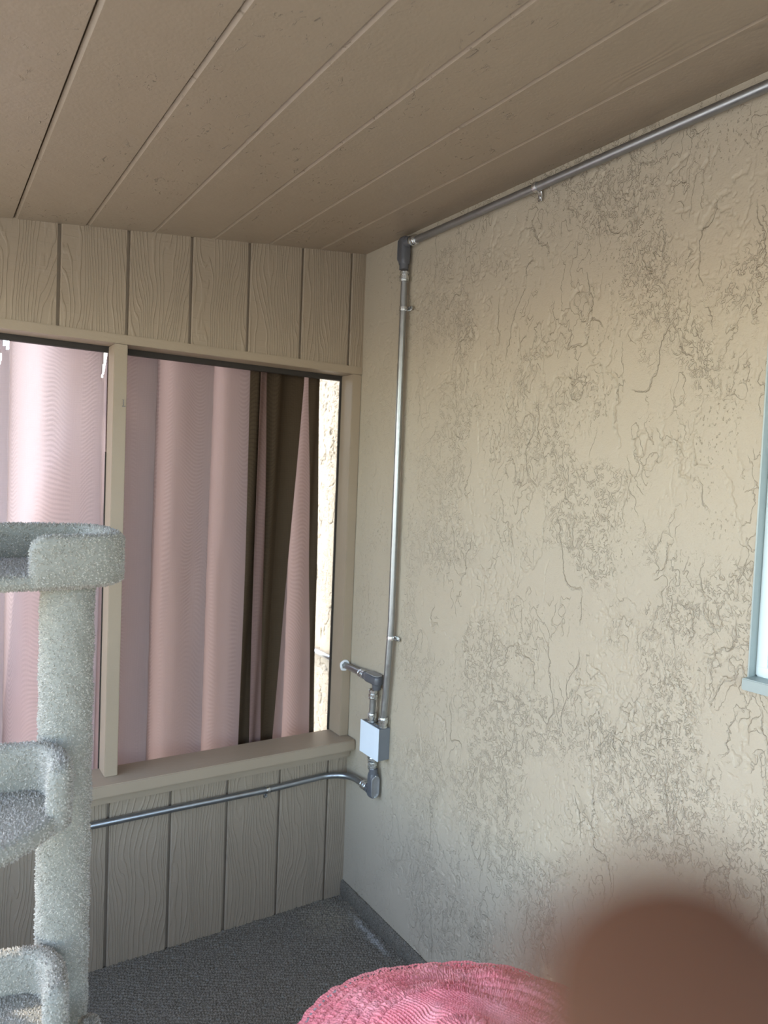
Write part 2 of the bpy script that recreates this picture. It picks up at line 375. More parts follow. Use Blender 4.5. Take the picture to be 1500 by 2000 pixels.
for L, sd_ in ((-0.22, 1), (0.12, 2), (0.42, 3)):
    mk = sst(fbm(Yg * 7 + sd_ * 9, Zg * 4.5, 52 + sd_, 2), 0.02, 0.3)
    H -= (0.0024 + 0.0024 * near) * np.exp(-((n1 - L) / 0.018) ** 2) * mk
    H += 0.0008 * sst(n1, L - 0.03, L + 0.03) * mk
n2 = fbm(wy / 0.021, wz / 0.036, 61, 2)
m2 = sst(zone + 0.5 * fbm(Yg * 7, Zg * 6, 62, 2), 0.0, 0.32)
for L in (-0.15, 0.25):
    H -= (0.0012 + 0.0014 * near) * np.exp(-((n2 - L) / 0.062) ** 2) * m2 * sst(vn(Yg * 33, Zg * 25, 66 + int(L * 10)), -0.35, 0.25)
n3 = fbm(wy / 0.012, wz / 0.016, 81, 2)
H -= 0.0024 * sst(n3, 0.28, 0.5) * sst(-fbm(Yg * 4, Zg * 5, 82, 2) + 0.4 * m2, 0.02, 0.3)
edge = sst(-Yg - 1.50, 0.0, 0.09) * sst(Zg, 1.2, 1.27)          # smoother trowelled band beside the window
calm = 0.35 + 0.65 * np.maximum(sst(-Yg + 0.35 * (1.6 - Zg) * 0 + 0.25 * fbm(Yg * 2, Zg * 1.5, 91, 2), 0.15, 0.85), sst(Yg, 0.0, 0.1)); H *= (1 - 0.6 * edge) * calm
H = H - 0.0
V = np.stack([-H - 0.001, Yg, Zg], -1)
V[:, 0, 0] = 0.0
kf = np.ones((len(YS) - 1, len(ZS) - 1), bool)
yc = (YS[:-1] + YS[1:]) / 2; zcn = (ZS[:-1] + ZS[1:]) / 2
kf[np.ix_(yc < WIN_Y, (zcn > WIN_Z0) & (zcn < WIN_Z1))] = False
V = V.reshape(-1, 3)
wr = meshobj('wall_right', V, gridfaces(len(YS), len(ZS), kf)[:, ::-1].copy(), M_STUC, smooth=True)
tag(wr, 'tan trowelled stucco house wall on the right', None, kind='structure')
wb = MB()
wb.box(0.004, 0.14, WIN_Y, 0.66, 0.0, 2.56)
wb.box(0.004, 0.14, WIN_Y2, WIN_Y, 0.0, WIN_Z0); wb.box(0.004, 0.14, WIN_Y2, WIN_Y, WIN_Z1, 2.56)
wb.box(0.0, 0.14, YN, WIN_Y2, 0.0, 2.56); wb.box(0.0, 0.14, 0.655, 5.0, -0.1, 3.3)
wb.box(0.0, 0.006, WIN_Y2, -1.855, 0.0, WIN_Z0); wb.box(0.0, 0.006, WIN_Y2, -1.855, WIN_Z1, 2.56)
wb.box(0.0, 0.14, YN, 0.66, 2.56, 3.3)
wb.box(0.0, 0.14, 0.0, 0.66, -0.1, 0.0)
wb.build('stucco_core', M_STUC, wr)

# window in the stucco wall
wn = empty('window_1', (0.03, (WIN_Y + WIN_Y2) / 2, WIN_Z0), 'white framed window at the right edge of the stucco wall', None); wn['kind'] = 'structure'
f = MB(); f.box(-0.002, 0.024, WIN_Y - 0.003, WIN_Y, WIN_Z0, WIN_Z1); f.box(-0.002, 0.024, WIN_Y2, WIN_Y2 + 0.003, WIN_Z0, WIN_Z1); f.box(0, 0.024, WIN_Y2, WIN_Y, WIN_Z1 - 0.003, WIN_Z1)
f.build('window_reveal', M_ALUG, wn)
f = MB(); f.box(-0.022, 0.06, WIN_Y2 - 0.0, WIN_Y - 0.0, WIN_Z0 - 0.020, WIN_Z0 + 0.004, 0.002); f.build('window_sill', M_ALUG, wn)
f = MB(); fw = 0.030
f.box(0.020, 0.06, WIN_Y - fw, WIN_Y - 0.003, WIN_Z0 + 0.004, WIN_Z1, 0.003); f.box(0.020, 0.06, WIN_Y2, WIN_Y2 + fw, WIN_Z0 + 0.004, WIN_Z1, 0.003)
f.box(0.019, 0.06, WIN_Y2 + 0.004, WIN_Y - 0.004, WIN_Z0 + 0.004, WIN_Z0 + 0.028, 0.003); f.box(0.019, 0.06, WIN_Y2 + 0.004, WIN_Y - 0.004, WIN_Z1 - 0.03, WIN_Z1 - .003, 0.003)
f.build('window_frame', M_ALU, wn)
f = MB(); a, b_ = WIN_Y - fw - 0.004, WIN_Y2 + fw + 0.004; zb_, zt_ = WIN_Z0 + 0.034, WIN_Z1 - 0.036
f.box(0.034, 0.062, a - 0.034, a, zb_, zt_, 0.003); f.box(0.034, 0.062, b_, b_ + 0.034, zb_, zt_, 0.003)
f.box(0.035, 0.062, b_ + .004, a - .004, zb_, zb_ + 0.034, 0.003); f.box(0.035, 0.062, b_ + .004, a - .004, zt_ - 0.034, zt_, 0.003)
f.build('window_sash', M_ALU, wn)
f = MB(); f.box(0.050, 0.062, WIN_Y2 + 0.02, WIN_Y - 0.02, WIN_Z0 + .01, WIN_Z1 - .01); f.v = f.v[:8]
g = NB('window_glass'); gm = g.pbr((0.95, 0.98, 0.98), 0.02, 0, None, 0.5, **{'Transmission Weight': 1.0, 'IOR': 1.45})
f = MB(); f.box(0.046, 0.050, b_ + 0.03, a - 0.03, zb_ + 0.03, zt_ - 0.03); f.build('window_pane', gm, wn)
bl = empty('window_blind', (0.09, -2.17, WIN_Z1), 'white slatted blind hanging behind the glass of the window', 'blind')
k = 0
for i in range(34):
    z = WIN_Z0 + 0.03 + i * 0.0255
    f = MB(); f.add([(0.080, b_, z), (0.080, a, z), (0.086, a, z + 0.024), (0.086, b_, z + 0.024), (0.081, b_, z), (0.081, a, z), (0.087, a, z + 0.024), (0.087, b_, z + 0.024)],
                    [(0, 1, 2, 3), (7, 6, 5, 4), (0, 4, 5, 1), (3, 2, 6, 7), (1, 5, 6, 2), (0, 3, 7, 4)])
    f.build('slat', M_INT, bl)
hr = MB().box(0.076, 0.096, b_, a, WIN_Z1 - 0.03, WIN_Z1 - 0.005, .002).build('head_rail', M_INT, bl)

# end wall: backing, siding planks, trims
wf = MB(); wf.box(XL, 0.0, 0.012, 0.085, -0.0035, 0.598)
wf.add([(XL, .012, 2.046), (0, .012, 2.046), (0, .085, 2.046), (XL, .085, 2.046), (XL, .012, zc(XL)), (0, .012, 2.52), (0, .085, 2.52), (XL, .085, zc(XL))],
       [(3, 2, 1, 0), (4, 5, 6, 7), (0, 1, 5, 4), (1, 2, 6, 5), (2, 3, 7, 6), (3, 0, 4, 7)])
wfo = wf.build('wall_far', M_BACK); tag(wfo, 'taupe wood-grain panelled end wall with a screened opening', None, kind='structure')
GW = 0.0095
def plank(x0, x1, zb, ztf, k):
    b0, bb = 0.0035, 0.0
    prof = [(x0, 0.0125), (x0, 0.003), (x0 + b0, 0.0), (x1 - 0.001, 0.0), (x1, 0.0125)]
    V = [(x, y, zb) for x, y in prof] + [(x, y, ztf(x)) for x, y in prof]
    n = 5; Fc = [tuple(reversed(range(n))), tuple(range(n, 2 * n))] + [(i, (i + 1) % n, n + (i + 1) % n, n + i) for i in range(n)]
    return MB().add(V, Fc).build('plank', M_SIDE, wfo)
def plank_run(first, zb, ztf):
    xr = 0.0; x = -first; k = 0
    while True:
        x0 = max(x + GW / 2, XL); plank(x0, xr, zb, ztf, k)
        if x <= XL + 0.02: break
        xr = x - GW / 2; x -= 0.2032; k += 1
        if x < XL: x = XL
plank_run(0.064, 2.073, lambda x: zc(x) + 0.004)
plank_run(0.086, -0.002, lambda x: 0.575)
def trim(num, *boxes, mat=None, label='', bev=0.002):
    m = MB()
    for b in boxes: m.box(*b, bev)
    o = m.build('trim_%d' % num, mat or M_TRIM); return tag(o, label, None, kind='structure')
trim(1, (XL, -0.001, -0.0035, 0.086, 2.044, 2.0735), label='painted head trim across the top of the screened opening')
trim(2, (XL, -0.001, 0.087, 0.112, 2.026, 2.16), mat=M_DARK, label='dark brown fascia board behind the head of the opening')
trim(3, (XL, 0.0 - 0.004, -0.062, 0.092, 0.600, 0.640), label='thick painted sill board of the screened opening', bev=0.003)
trim(4, (XL, -0.001, -0.022, 0.0115, 0.562, 0.5995), label='narrow apron strip under the sill board')
trim(5, (-0.0405, -0.002, 0.0, 0.087, 0.6405, 2.0435), label='painted side post of the opening against the stucco wall')
trim(6, (-0.913, -0.872, 0.002, 0.087, 0.6405, 2.0435), label='painted upright post dividing the screened opening')
trim(7, (-0.047, -0.036, 0.0875, 0.094, 0.6405, 2.03), mat=M_DARK, label='dark screen edging behind the side post', bev=0)
trim(8, (-0.9165, -0.905, 0.0875, 0.092, 0.6405, 1.70), mat=M_DARK, label='dark screen edging behind the dividing post', bev=0)
# small bent hook in the dividing post
hk = MB().tube([(-0.884, 0.003, 1.868), (-0.884, -0.008, 1.866), (-0.884, -0.009, 1.850), (-0.888, -0.012, 1.845), (-0.879, -0.016, 1.846)], 0.0011, 8).build('hook', M_LB, origin=(-0.884, 0.002, 1.86), smooth=True)
tag(hk, 'small bent nail hook in the dividing post of the opening', 'hook')

# ceiling boards
ce = MB()
def slab(m, x0, x1, y0, y1, lo, hi):
    V = []
    for dz in (lo, hi):
        for (x, y) in ((x0, y0), (x1, y0), (x1, y1), (x0, y1)): V.append((x, y, zc(x, y) + dz))
    return m.add(V, [(3, 2, 1, 0), (4, 5, 6, 7), (0, 1, 5, 4), (1, 2, 6, 5), (2, 3, 7, 6), (3, 0, 4, 7)])
slab(ce, XL - 0.12, 0.0, YN - 0.1, 0.42, 0.024, 0.09)
ceo = ce.build('ceiling', M_BACK); tag(ceo, 'taupe painted sloping board ceiling of the patio', None, kind='structure')
def board(x0, x1):
    # grooves with eased edges
    prof = [(x0, 0.0245), (x0, 0.0065), (x0 + 0.0075, 0.0), (x1 - 0.001, 0.0), (x1, 0.001), (x1, 0.0245)]
    V = []
    for y in (YN, 0.010):
        for x, d in prof: V.append((x, y, zc(x, y) + d))
    n = 6; Fc = [tuple(reversed(range(n))), tuple(range(n, 2 * n))] + [(i, (i + 1) % n, n + (i + 1) % n, n + i) for i in range(n)]
    MB().add(V, Fc).build('board', M_BOARD, ceo)
xr = -0.0; x = -0.1997
while xr > XL + 0.05:
    board(max(x - 0.003, XL), xr); xr = x - 0.0072; x -= 0.2
# outer and near walls of the patio (behind the camera), open above knee height
wl = MB(); wl.box(XL - 0.09, XL, YN - 0.09, 0.085, -0.12, 0.60); wl.box(XL - 0.09, XL, YN, 0.085, 2.20, zc(XL) + 0.01)
wlo = wl.build('wall_left', M_BACK); tag(wlo, 'low outer wall of the patio with screened openings above', None, kind='structure')
for y in (-0.04, -1.3, -2.5, YN + 0.04):
    MB().box(XL - 0.085, XL - 0.005, y - 0.02, y + 0.02, 0.60, 2.20).build('post', M_TRIM, wlo)
wq = MB(); wq.box(XL, 0.0, YN - 0.09, YN, -0.12, 0.60); wq.add([(XL, YN - .09, 2.17), (0, YN - .09, 2.36), (0, YN, 2.36), (XL, YN, 2.17), (XL, YN - .09, zc(XL, YN) + .008), (0, YN - .09, zc(0, YN) + .008), (0, YN, zc(0, YN) + .008), (XL, YN, zc(XL, YN) + .008)], [(3, 2, 1, 0), (4, 5, 6, 7), (0, 1, 5, 4), (1, 2, 6, 5), (2, 3, 7, 6), (3, 0, 4, 7)])
wqo = wq.build('wall_near', M_BACK); tag(wqo, 'low near wall of the patio behind the viewer', None, kind='structure')
for x in (-0.04, -1.2, XL + 0.04):
    MB().box(x - 0.02, x + 0.02, YN - 0.085, YN - 0.005, 0.60, 2.12).build('post', M_TRIM, wqo)
gr = MB().box(-16, 6, -14, 14, -0.3, -0.121).build('ground', M_GROUND); tag(gr, 'pale paved yard around the patio', None, kind='structure')

# ------------------------------------------------------------------ shade cloth curtains outside the opening
def curtain(name, x0, x1, z0, z1, yfun, mat, label, nx, nz, holes=(), shear=0.0, group=None, clip=None, parent=None):
    xs = np.linspace(x0, x1, nx); zs = np.linspace(z0, z1, nz); Xg, Zg_ = np.meshgrid(xs, zs, indexing='ij')
    Xs = Xg + shear * (Zg_ - 2.04); Yc = yfun(Xg, Zg_)
    if clip is not None:
        a, b = clip(zs); t = (Xg - x0) / (x1 - x0); Xs = a[None, :] + t * (b - a)[None, :]; Yc = yfun(Xs, Zg_)
    mk = np.ones((nx - 1, nz - 1), bool)
    xc_ = (Xs[:-1, :-1] + Xs[1:, 1:]) / 2; zc_ = (Zg_[:-1, :-1] + Zg_[1:, 1:]) / 2
    for fn in holes: mk &= ~fn(xc_, zc_)
    Zt = np.minimum(Zg_, zc(Xs, Yc) + 0.008)
    V = np.stack([Xs, Yc, Zt], -1).reshape(-1, 3)
    q = gridfaces(nx, nz, mk)
    o = meshobj(name, V, q, mat, parent, origin=None if parent else (0.5 * (x0 + x1), float(Yc.mean()), z1), smooth=True)
    sm = o.modifiers.new('thickness', 'SOLIDIFY'); sm.thickness = 0.0008
    if parent is None: tag(o, label, 'curtain', group)
    return o
FE = [-2.28, -2.06, -1.83, -1.60, -1.38, -1.19, -0.905, -0.729, -0.526, -0.37, -0.20, -0.03]
def foldy(x, z):
    xs = x - 0.004 * (z - 2.04)
    y = np.zeros_like(x)
    for a, b in zip(FE[:-1], FE[1:]):
        u = np.clip((xs - a) / (b - a), 0, 1); m = (xs >= a) & (xs < b)
        amp = 0.50 * (b - a) + 0.004
        y = np.where(m, amp * np.sin(np.pi * u ** 0.72) , y)
    return 0.180 + y + 0.006 * vn(x * 9, z * 1.2, 5) + 0.002 * vn(x * 30, z * 3, 6)
def tear(x, z):        # long slit at the top
    t = (2.06 - z) / 0.105; cx = -0.896 - 0.016 * t * t; w = 0.0125 * np.sqrt(np.clip(1 - t, 0, 1))
    return (t > 0) & (t < 1) & (np.abs(x - cx) < w)
def tear_b(x, z):
    t = (2.085 - z) / 0.110; cx = -0.870 - 0.016 * t * t; w = 0.018 * np.sqrt(np.clip(1 - t, 0, 1))
    return (t > -.1) & (t < 1) & (np.abs(x - cx) < w)
def tear2(x, z): return (np.abs(x + 1.203) < 0.009) & (z > 2.018 - (x + 1.203)) & (z < 2.055)
def tear3(x, z): return ((x + 1.222) ** 2 / 0.009 ** 2 + (z - 1.985) ** 2 / 0.02 ** 2) < 1
curtain('shade_curtain', -2.0, -0.868, 0.30, 2.50, foldy, M_PINK, 'pale mauve shade-cloth curtain glowing behind the left bay, with small tears at its top', 420, 190, (tear, tear2, tear3))
curtain('shade_curtain', -0.885, -0.090, 0.30, 2.50, lambda x, z: foldy(x, z) * 1.0 - 0.004, M_PINKD, 'mauve shade-cloth curtain, dimmer light put into its darker colour, in deep folds behind the right bay', 420, 60, clip=lambda zs: (np.full_like(zs, -0.885), np.interp(zs, [0.6, 2.04], [-0.060, -0.090])))
# second layer of the same cloth overlapping outside, with a slanting edge
def clip2(zs):
    p = [(2.2, -1.01), (2.066, -1.014), (2.0, -0.989), (1.90, -0.975), (1.81, -0.977), (1.755, -0.992), (1.683, -1.039), (1.525, -1.115), (1.32, -1.204), (0.9, -1.40), (0.3, -1.7)]
    p = sorted(p); a = np.interp(zs, [q[0] for q in p], [q[1] for q in p]); return a, np.full_like(a, -0.80)
curtain('shade_curtain', -1.1, -0.09, 0.32, 2.50, lambda x, z: foldy(x, z) * 0.6 + 0.225, M_PINKT, 'second mauve shade-cloth layer outside the left bay, its slanting edge showing through', 240, 220, (tear_b,), clip=clip2)
# olive-brown drapes in front at the right, spreading apart towards the bottom
def yb(off, amp, per, ph): return lambda x, z: off + amp * np.sin((x - 0.03 * (z - 2)) * 6.2832 / per + ph) + 0.003 * vn(x * 20, z * 2, 8)
lt = lambda a, b: (lambda zs: (np.interp(zs, [0.3, 0.62, 2.03, 2.2], [a[0] - (a[1] - a[0]) * .2, a[0], a[1], a[1]]), np.interp(zs, [0.3, 0.62, 2.03, 2.2], [b[0] - (b[1] - b[0]) * .2, b[0], b[1], b[1]])))
c1 = curtain('drape', -0.385, -0.155, 0.30, 2.45, yb(0.150, 0.012, 0.085, 0.6), M_BROWN, 'dark olive-brown drape left of the slim gap at the right of the opening', 60, 60, clip=lt((-0.400, -0.394), (-0.300, -0.240)))
curtain('pleat', -0.36, -0.31, 0.31, 2.44, yb(0.132, 0.006, 0.05, 0.2), M_FOLD, '', 16, 40, clip=lt((-0.362, -0.363), (-0.315, -0.335)), parent=c1)['label'] = 'mauve-brown pleat, its half-lit tone put into the colour'
curtain('fold', -0.30, -0.155, 0.31, 2.44, yb(0.158, 0.006, 0.12, 1.0), M_BROWN, '', 30, 40, clip=lt((-0.305, -0.245), (-0.252, -0.170)), parent=c1)
curtain('drape', -0.156, -0.12, 0.30, 2.45, yb(0.140, 0.004, 0.05, 2.0), M_BROWN, 'narrow olive-brown drape at the right end beside the sunlit stucco', 16, 60, clip=lt((-0.099, -0.156), (-0.080, -0.108)))
rd = MB().tube([(XL, 0.125, 2.10), (-0.02, 0.125, 2.10)], 0.010, 12).build('curtain_rod', M_EMT, origin=(-1.5, 0.165, 2.13), smooth=True)
tag(rd, 'metal rod behind the head trim that carries the shade cloth', 'rod')

# ------------------------------------------------------------------ electrical conduit
RC = 0.0117
def compression(p, axis, parent, L=0.040, s=1.0, mat=None):
    """fitting: body toward -axis end, nut and gland ring"""
    m = MB(); ax = Vector(axis).normalized()
    m.lathe(p, ax, [(0, .0145 * s), (.002, .0165 * s), (.009, .0165 * s), (.010, .0140 * s), (L * .45, .0138 * s), (L * .47, .0172 * s), (L * .75, .0172 * s), (L * .80, .0150 * s), (L * .84, .0168 * s), (L * .95, .0164 * s), (L, .0125 * s)], 24)
    return m.build('connector', mat or M_ZINC, parent, smooth=True)
def strap(p, axis, tabdir, out, label):
    ax, td, ou = Vector(axis).normalized(), Vector(tabdir).normalized(), Vector(out).normalized(); p = Vector(p)
    e = empty('conduit_strap', p, label, 'strap', None)
    m = MB(); rings = []
    for i in range(-12, 13):                                   # band round the tube
        th = math.pi * i / 12 * 0.62; d = ou * math.cos(th) + td * math.sin(th)
        rings.append([p + d * (RC + .0003) - ax * .007, p + d * (RC + .0020) - ax * .007, p + d * (RC + .0026), p + d * (RC + .0020) + ax * .007, p + d * (RC + .0003) + ax * .007])
    m.rings(rings); m.build('band', M_ZINC, e, smooth=True)
    base = p - ou * (RC + .004)
    m = MB(); m.sect(base + td * (RC - .001), td, ax, ou, [(0, .0075, .0012, .004), (.006, .0075, .0012, .0016), (.010, .0078, .0012, .0012), (.022, .0075, .0012, .0012), (.025, .005, .0012, .0012)], 16, 4)
    m.build('tab', M_ZINC, e, smooth=True)
    m = MB(); m.lathe(base + td * (RC + .013) + ou * .002, ou, [(0, .0042), (.0012, .0042), (.0028, .0032), (.0034, .0012)], 14); m.build('screw', M_LB if 'dark' in label else M_ZINC, e, smooth=True)
    return e
def body(o, A, B, C, label, L=0.112, group=None, plate_label='stamped oval cover plate'):
    """conduit body: closed end at o, hub at o+A*L; cover on +C, side hub on -C near the closed end"""
    o, A, B, C = Vector(o), Vector(A), Vector(B), Vector(C)
    e = empty('elbow_fitting', o, label, 'conduit fitting', group)
    m = MB(); w, d = .0185, .0175
    m.sect(o, A, B, C, [(0.0, w * .45, d * .75, 0), (.0015, w * .66, d * .86, 0), (.006, w * .9, d * .97, 0), (.013, w, d, 0), (L * .70, w, d, 0), (L * .76, w * .97, d, 0), (L * .84, w * .85, d * .9, 0)], 28, 3.4)
    m.sect(o, A, B, C, [(L * .80, .0165, .0165, 0), (L * .86, .0160, .0160, 0), (L, .0158, .0158, 0)], 24, 2.0)
    m.build('casting', M_LB, e, smooth=True)
    m = MB(); m.lathe(o + A * .021 - C * (d - .004), -C, [(0, .018), (.006, .0172), (.018, .0158), (.020, .0150)], 24); m.build('side_hub', M_LB, e, smooth=True)
    m = MB(); rings = []
    for h_, g in ((0.0, 1.0), (.0016, 1.0), (.0022, .95), (.0022, .72), (.0014, .66), (.0014, .3)):
        ring = []
        for k in range(32):
            th = 2 * math.pi * k / 32; cx = math.copysign((L * .39 - w) if abs(math.cos(th)) > 1e-9 else 0, math.cos(th))
            ring.append(o + A * (L * .405 + cx * (1 if g > .5 else .8) + math.cos(th) * w * g * .97) + B * (math.sin(th) * w * g * .97) + C * (d + h_))
        rings.append(ring)
    m.rings(rings); pl = m.build('cover_plate', M_PLATE, e, smooth=True); pl['label'] = plate_label
    for t in (.006, L * .79):
        m = MB(); m.lathe(o + A * t + C * (d + .001), C, [(0, .0030), (.0014, .0030), (.0022, .0018)], 12); m.build('screw', M_ZINC, pl, smooth=True)
    return e
XP = -0.0245
# junction box
jb = empty('junction_box', (0.0, -0.235, 0.645), 'square grey metal junction box with a pale cover on the stucco wall', 'junction box')
MB().box(-0.0475, -0.001, -0.295, -0.172, 0.645, 0.760, 0.0015).build('box_body', M_BOXG, jb, smooth=False)
MB().box(-0.0512, -0.0478, -0.2965, -0.1705, 0.6435, 0.7615, 0.0012).build('cover', M_COVER, jb)['label'] = 'pale flat front cover'
for (yy, zz) in ((-0.18, 0.752), (-0.288, 0.653)):
    MB().lathe((-0.051, yy, zz), (-1, 0, 0), [(0, .0028), (.001, .0028), (.0015, .0015)], 12).build('screw', M_COVER, jb)
MB().lathe((XP, -0.245, 0.7605), (0, 0, 1), [(0, .011), (.0012, .011), (.0014, .006)], 16).build('knockout', M_ZINC, jb)
# long vertical conduit
vz = [(XP, -0.283, 0.790), (XP, -0.296, 0.95), (XP, -0.308, 1.15), (XP, -0.306, 1.6), (XP, -0.304, 2.0), (XP, -0.304, 2.345)]
cv = MB().tube([(XP, -0.283, 0.775)] + vz, RC, 20).build('conduit', M_EMT, origin=(XP, -0.283, 0.775), smooth=True)
tag(cv, 'long vertical metal conduit rising up the stucco wall', 'conduit', None)
compression((XP, -0.283, 0.7605), (0, 0, 1), cv); compression((XP, -0.304, 2.366), (0, 0, -1), cv, 0.036)
# short nipple beside it
cn = MB().tube([(XP - .004, -0.213, 0.775), (XP - .004, -0.215, 0.865)], RC, 20).build('conduit', M_EMT, origin=(XP - .004, -0.213, 0.775), smooth=True)
tag(cn, 'short upright metal conduit between the junction box and the elbow fitting above', 'conduit', None)
compression((XP - .004, -0.213, 0.7605), (0, 0, 1), cn, 0.036); compression((XP - .004, -0.215, 0.882), (0, 0, -1), cn, 0.036)
# mid body, stub through the wall, outdoor run
body((XP - .004, -0.258, 0.919), (0, 1, 0), (1, 0, 0), (0, 0, 1), 'grey elbow fitting lying level above the junction box, lid facing up', 0.105)
cs = MB().tube([(XP - .004, -0.128, 0.919), (XP - .004, 1.9, 0.925)], RC, 20).build('conduit', M_EMT, origin=(XP - .004, 0.0, 0.92), smooth=True)
tag(cs, 'metal conduit running through the side post to the sunlit wall outside', 'conduit', None)
compression((XP - .004, -0.154, 0.919), (0, 1, 0), cs, 0.034)
ca = MB(); rng = random.Random(3); rings = []
for i in range(14):
    th = 2 * math.pi * i / 14; rr = 0.0155 + rng.random() * 0.003; c = Vector((XP - .004, 0, 0.919)) + Vector((math.cos(th), 0, math.sin(th))) * rr
    rings.append([c + (Vector((math.cos(th), 0, math.sin(th))) * math.cos(q) + Vector((0, 1, 0)) * math.sin(q)) * (0.004 + rng.random() * .0015) for q in [2 * math.pi * k / 8 for k in range(8)]])
ca.rings(rings, loop=True); ca = ca.build('caulk_ring', M_CAULK, origin=(XP, 0, .919), smooth=True); tag(ca, 'ring of white caulk where the conduit enters the side post', 'caulk')
# low body and bent conduit
body((XP - .004, -0.236, 0.490), (0, 0, 1), (1, 0, 0), (0, -1, 0), 'grey elbow fitting hanging below the junction box, oval lid facing the room', 0.105)
cc = MB().tube([(XP - .004, -0.229, 0.600), (XP - .004, -0.226, 0.644)], RC, 20).build('conduit', M_EMT, origin=(XP, -0.228, .6), smooth=True)
tag(cc, 'very short conduit coupling under the junction box', 'conduit'); compression((XP - .004, -0.228, 0.592), (0, 0, 1), cc, 0.028); compression((XP - .004, -0.226, 0.645), (0, 0, -1), cc, 0.026)
bend = []; rb = 0.095; yl = -0.0155
for i in range(13):
    th = math.pi / 2 * i / 12
    bend.append((XP - .004 - rb + rb * math.cos(th), yl - rb + rb * math.sin(th), 0.511 - 0.010 * math.sin(th)))
low = [(XP - .004, -0.178, 0.512), (XP - .004, -0.14, 0.512)] + bend + [(-0.35, yl, 0.494), (-0.7, yl, 0.497), (-1.2, yl, 0.498), (-1.9, yl, 0.50)]
cl = MB().tube(low, RC, 20).build('conduit', M_EMT, origin=(-0.5, yl, 0.50), smooth=True)
tag(cl, 'level metal conduit along the lower panelled wall, bending round at the corner', 'conduit', None)
compression((XP - .004, -0.200, 0.512), (0, 1, 0), cl, 0.034)
# top body and overhead conduit
body((XP - .003, -0.303, 2.484), (0, 0, -1), (-1, 0, 0), (0, 1, 0), 'grey elbow fitting at the top of the vertical conduit under the ceiling', 0.112)
ct = MB().tube([(XP, -0.365, 2.459), (XP, -0.95, 2.454), (XP, -1.6, 2.450), (XP, YN + 0.02, 2.443)], RC, 20).build('conduit', M_EMT, origin=(XP, -0.365, 2.459), smooth=True)
tag(ct, 'long metal conduit running along the top of the stucco wall under the ceiling', 'conduit', None)
compression((XP, -0.338, 2.460), (0, -1, 0), ct, 0.034)
strap((XP, -0.304, 2.238), (0, 0, 1), (0, -1, 0), (-1, 0, 0), 'small conduit strap with dark screw, upper one on the vertical conduit')
strap((XP, -0.308, 1.088), (0, 0, 1), (0, -1, 0), (-1, 0, 0), 'small shiny conduit strap, lower one on the vertical conduit')
strap((XP, -0.938, 2.4545), (0, 1, 0), (0, 0, -1), (-1, 0, 0), 'small shiny conduit strap on the overhead conduit')
strap((-0.345, yl, 0.4945), (1, 0, 0), (0, 0, -1), (0, -1, 0), 'small conduit strap with dark screw on the low level conduit')

# ------------------------------------------------------------------ carpeted cat tree
def tri_of(m):
    V = np.array(m.v, float); T = []
    for f in m.f:
        for i in range(1, len(f) - 1): T.append((f[0], f[i], f[i + 1]))
    T = np.array(T)
    if (V[T[:, 0]] * np.cross(V[T[:, 1]], V[T[:, 2]])).sum() < 0: T = T[:, ::-1].copy()
    return V, T
def pile(m, name, parent, dens, L, r, seed, label=None, flip=False):
    V, T = tri_of(m); rng = np.random.default_rng(seed)
    A, B, C = V[T[:, 0]], V[T[:, 1]], V[T[:, 2]]; N = np.cross(B - A, C - A); ar = np.linalg.norm(N, axis=1); ok = ar > 1e-12
    A, B, C, N, ar = A[ok], B[ok], C[ok], N[ok], ar[ok]; N = N / ar[:, None]; ar = ar / 2
    n = int(ar.sum() * dens); idx = rng.choice(len(ar), n, p=ar / ar.sum()); u, v = rng.random(n), rng.random(n); s = u + v > 1; u[s], v[s] = 1 - u[s], 1 - v[s]
    P = A[idx] + (B - A)[idx] * u[:, None] + (C - A)[idx] * v[:, None]; Nn = N[idx]
    D = Nn + rng.normal(0, .7, (n, 3)); D /= np.linalg.norm(D, axis=1)[:, None]; flipm = (D * Nn).sum(1) < 0; D[flipm] *= -1
    t1 = np.cross(D, rng.normal(0, 1, (n, 3))); t1 /= np.linalg.norm(t1, axis=1)[:, None] + 1e-9; t2 = np.cross(D, t1)
    ll = L * (0.55 + 0.9 * rng.random(n)); rr = r * (0.7 + .6 * rng.random(n)); base = P - Nn * r * .6
    ring = [base + (t1 * math.cos(a) + t2 * math.sin(a)) * rr[:, None] for a in (0, 2.094, 4.189)]
    mid = P + D * (ll * 0.6)[:, None]; ring2 = [mid + (t1 * math.cos(a) + t2 * math.sin(a)) * (rr * .8)[:, None] for a in (0.5, 2.6, 4.7)]
    tip = P + D * ll[:, None] + Nn * 0.0
    VV = np.stack(ring + [tip + t1 * (rr * .3)[:, None]], 1).reshape(-1, 3); k = np.arange(n) * 4
    FF = np.concatenate([np.stack([k, k + 1, k + 3], 1), np.stack([k + 1, k + 2, k + 3], 1), np.stack([k + 2, k, k + 3], 1)])
    allV = np.concatenate([V, VV]); allF = np.concatenate([T, FF + len(V)])
    o = meshobj(name, allV, allF, M_PILE, parent, smooth=False); o.data.materials.append(M_PILEB)
    mi = np.zeros(len(allF), dtype=np.int32); mi[:len(T)] = 1; o.data.polygons.foreach_set('material_index', mi)
    if label: o['label'] = label
    return o
ct_ = empty('cat_tree', (-1.180, -0.920, 0.0), 'tall pale grey carpeted cat tree with stacked perches standing at the left', 'cat tree')
DENS = 85000
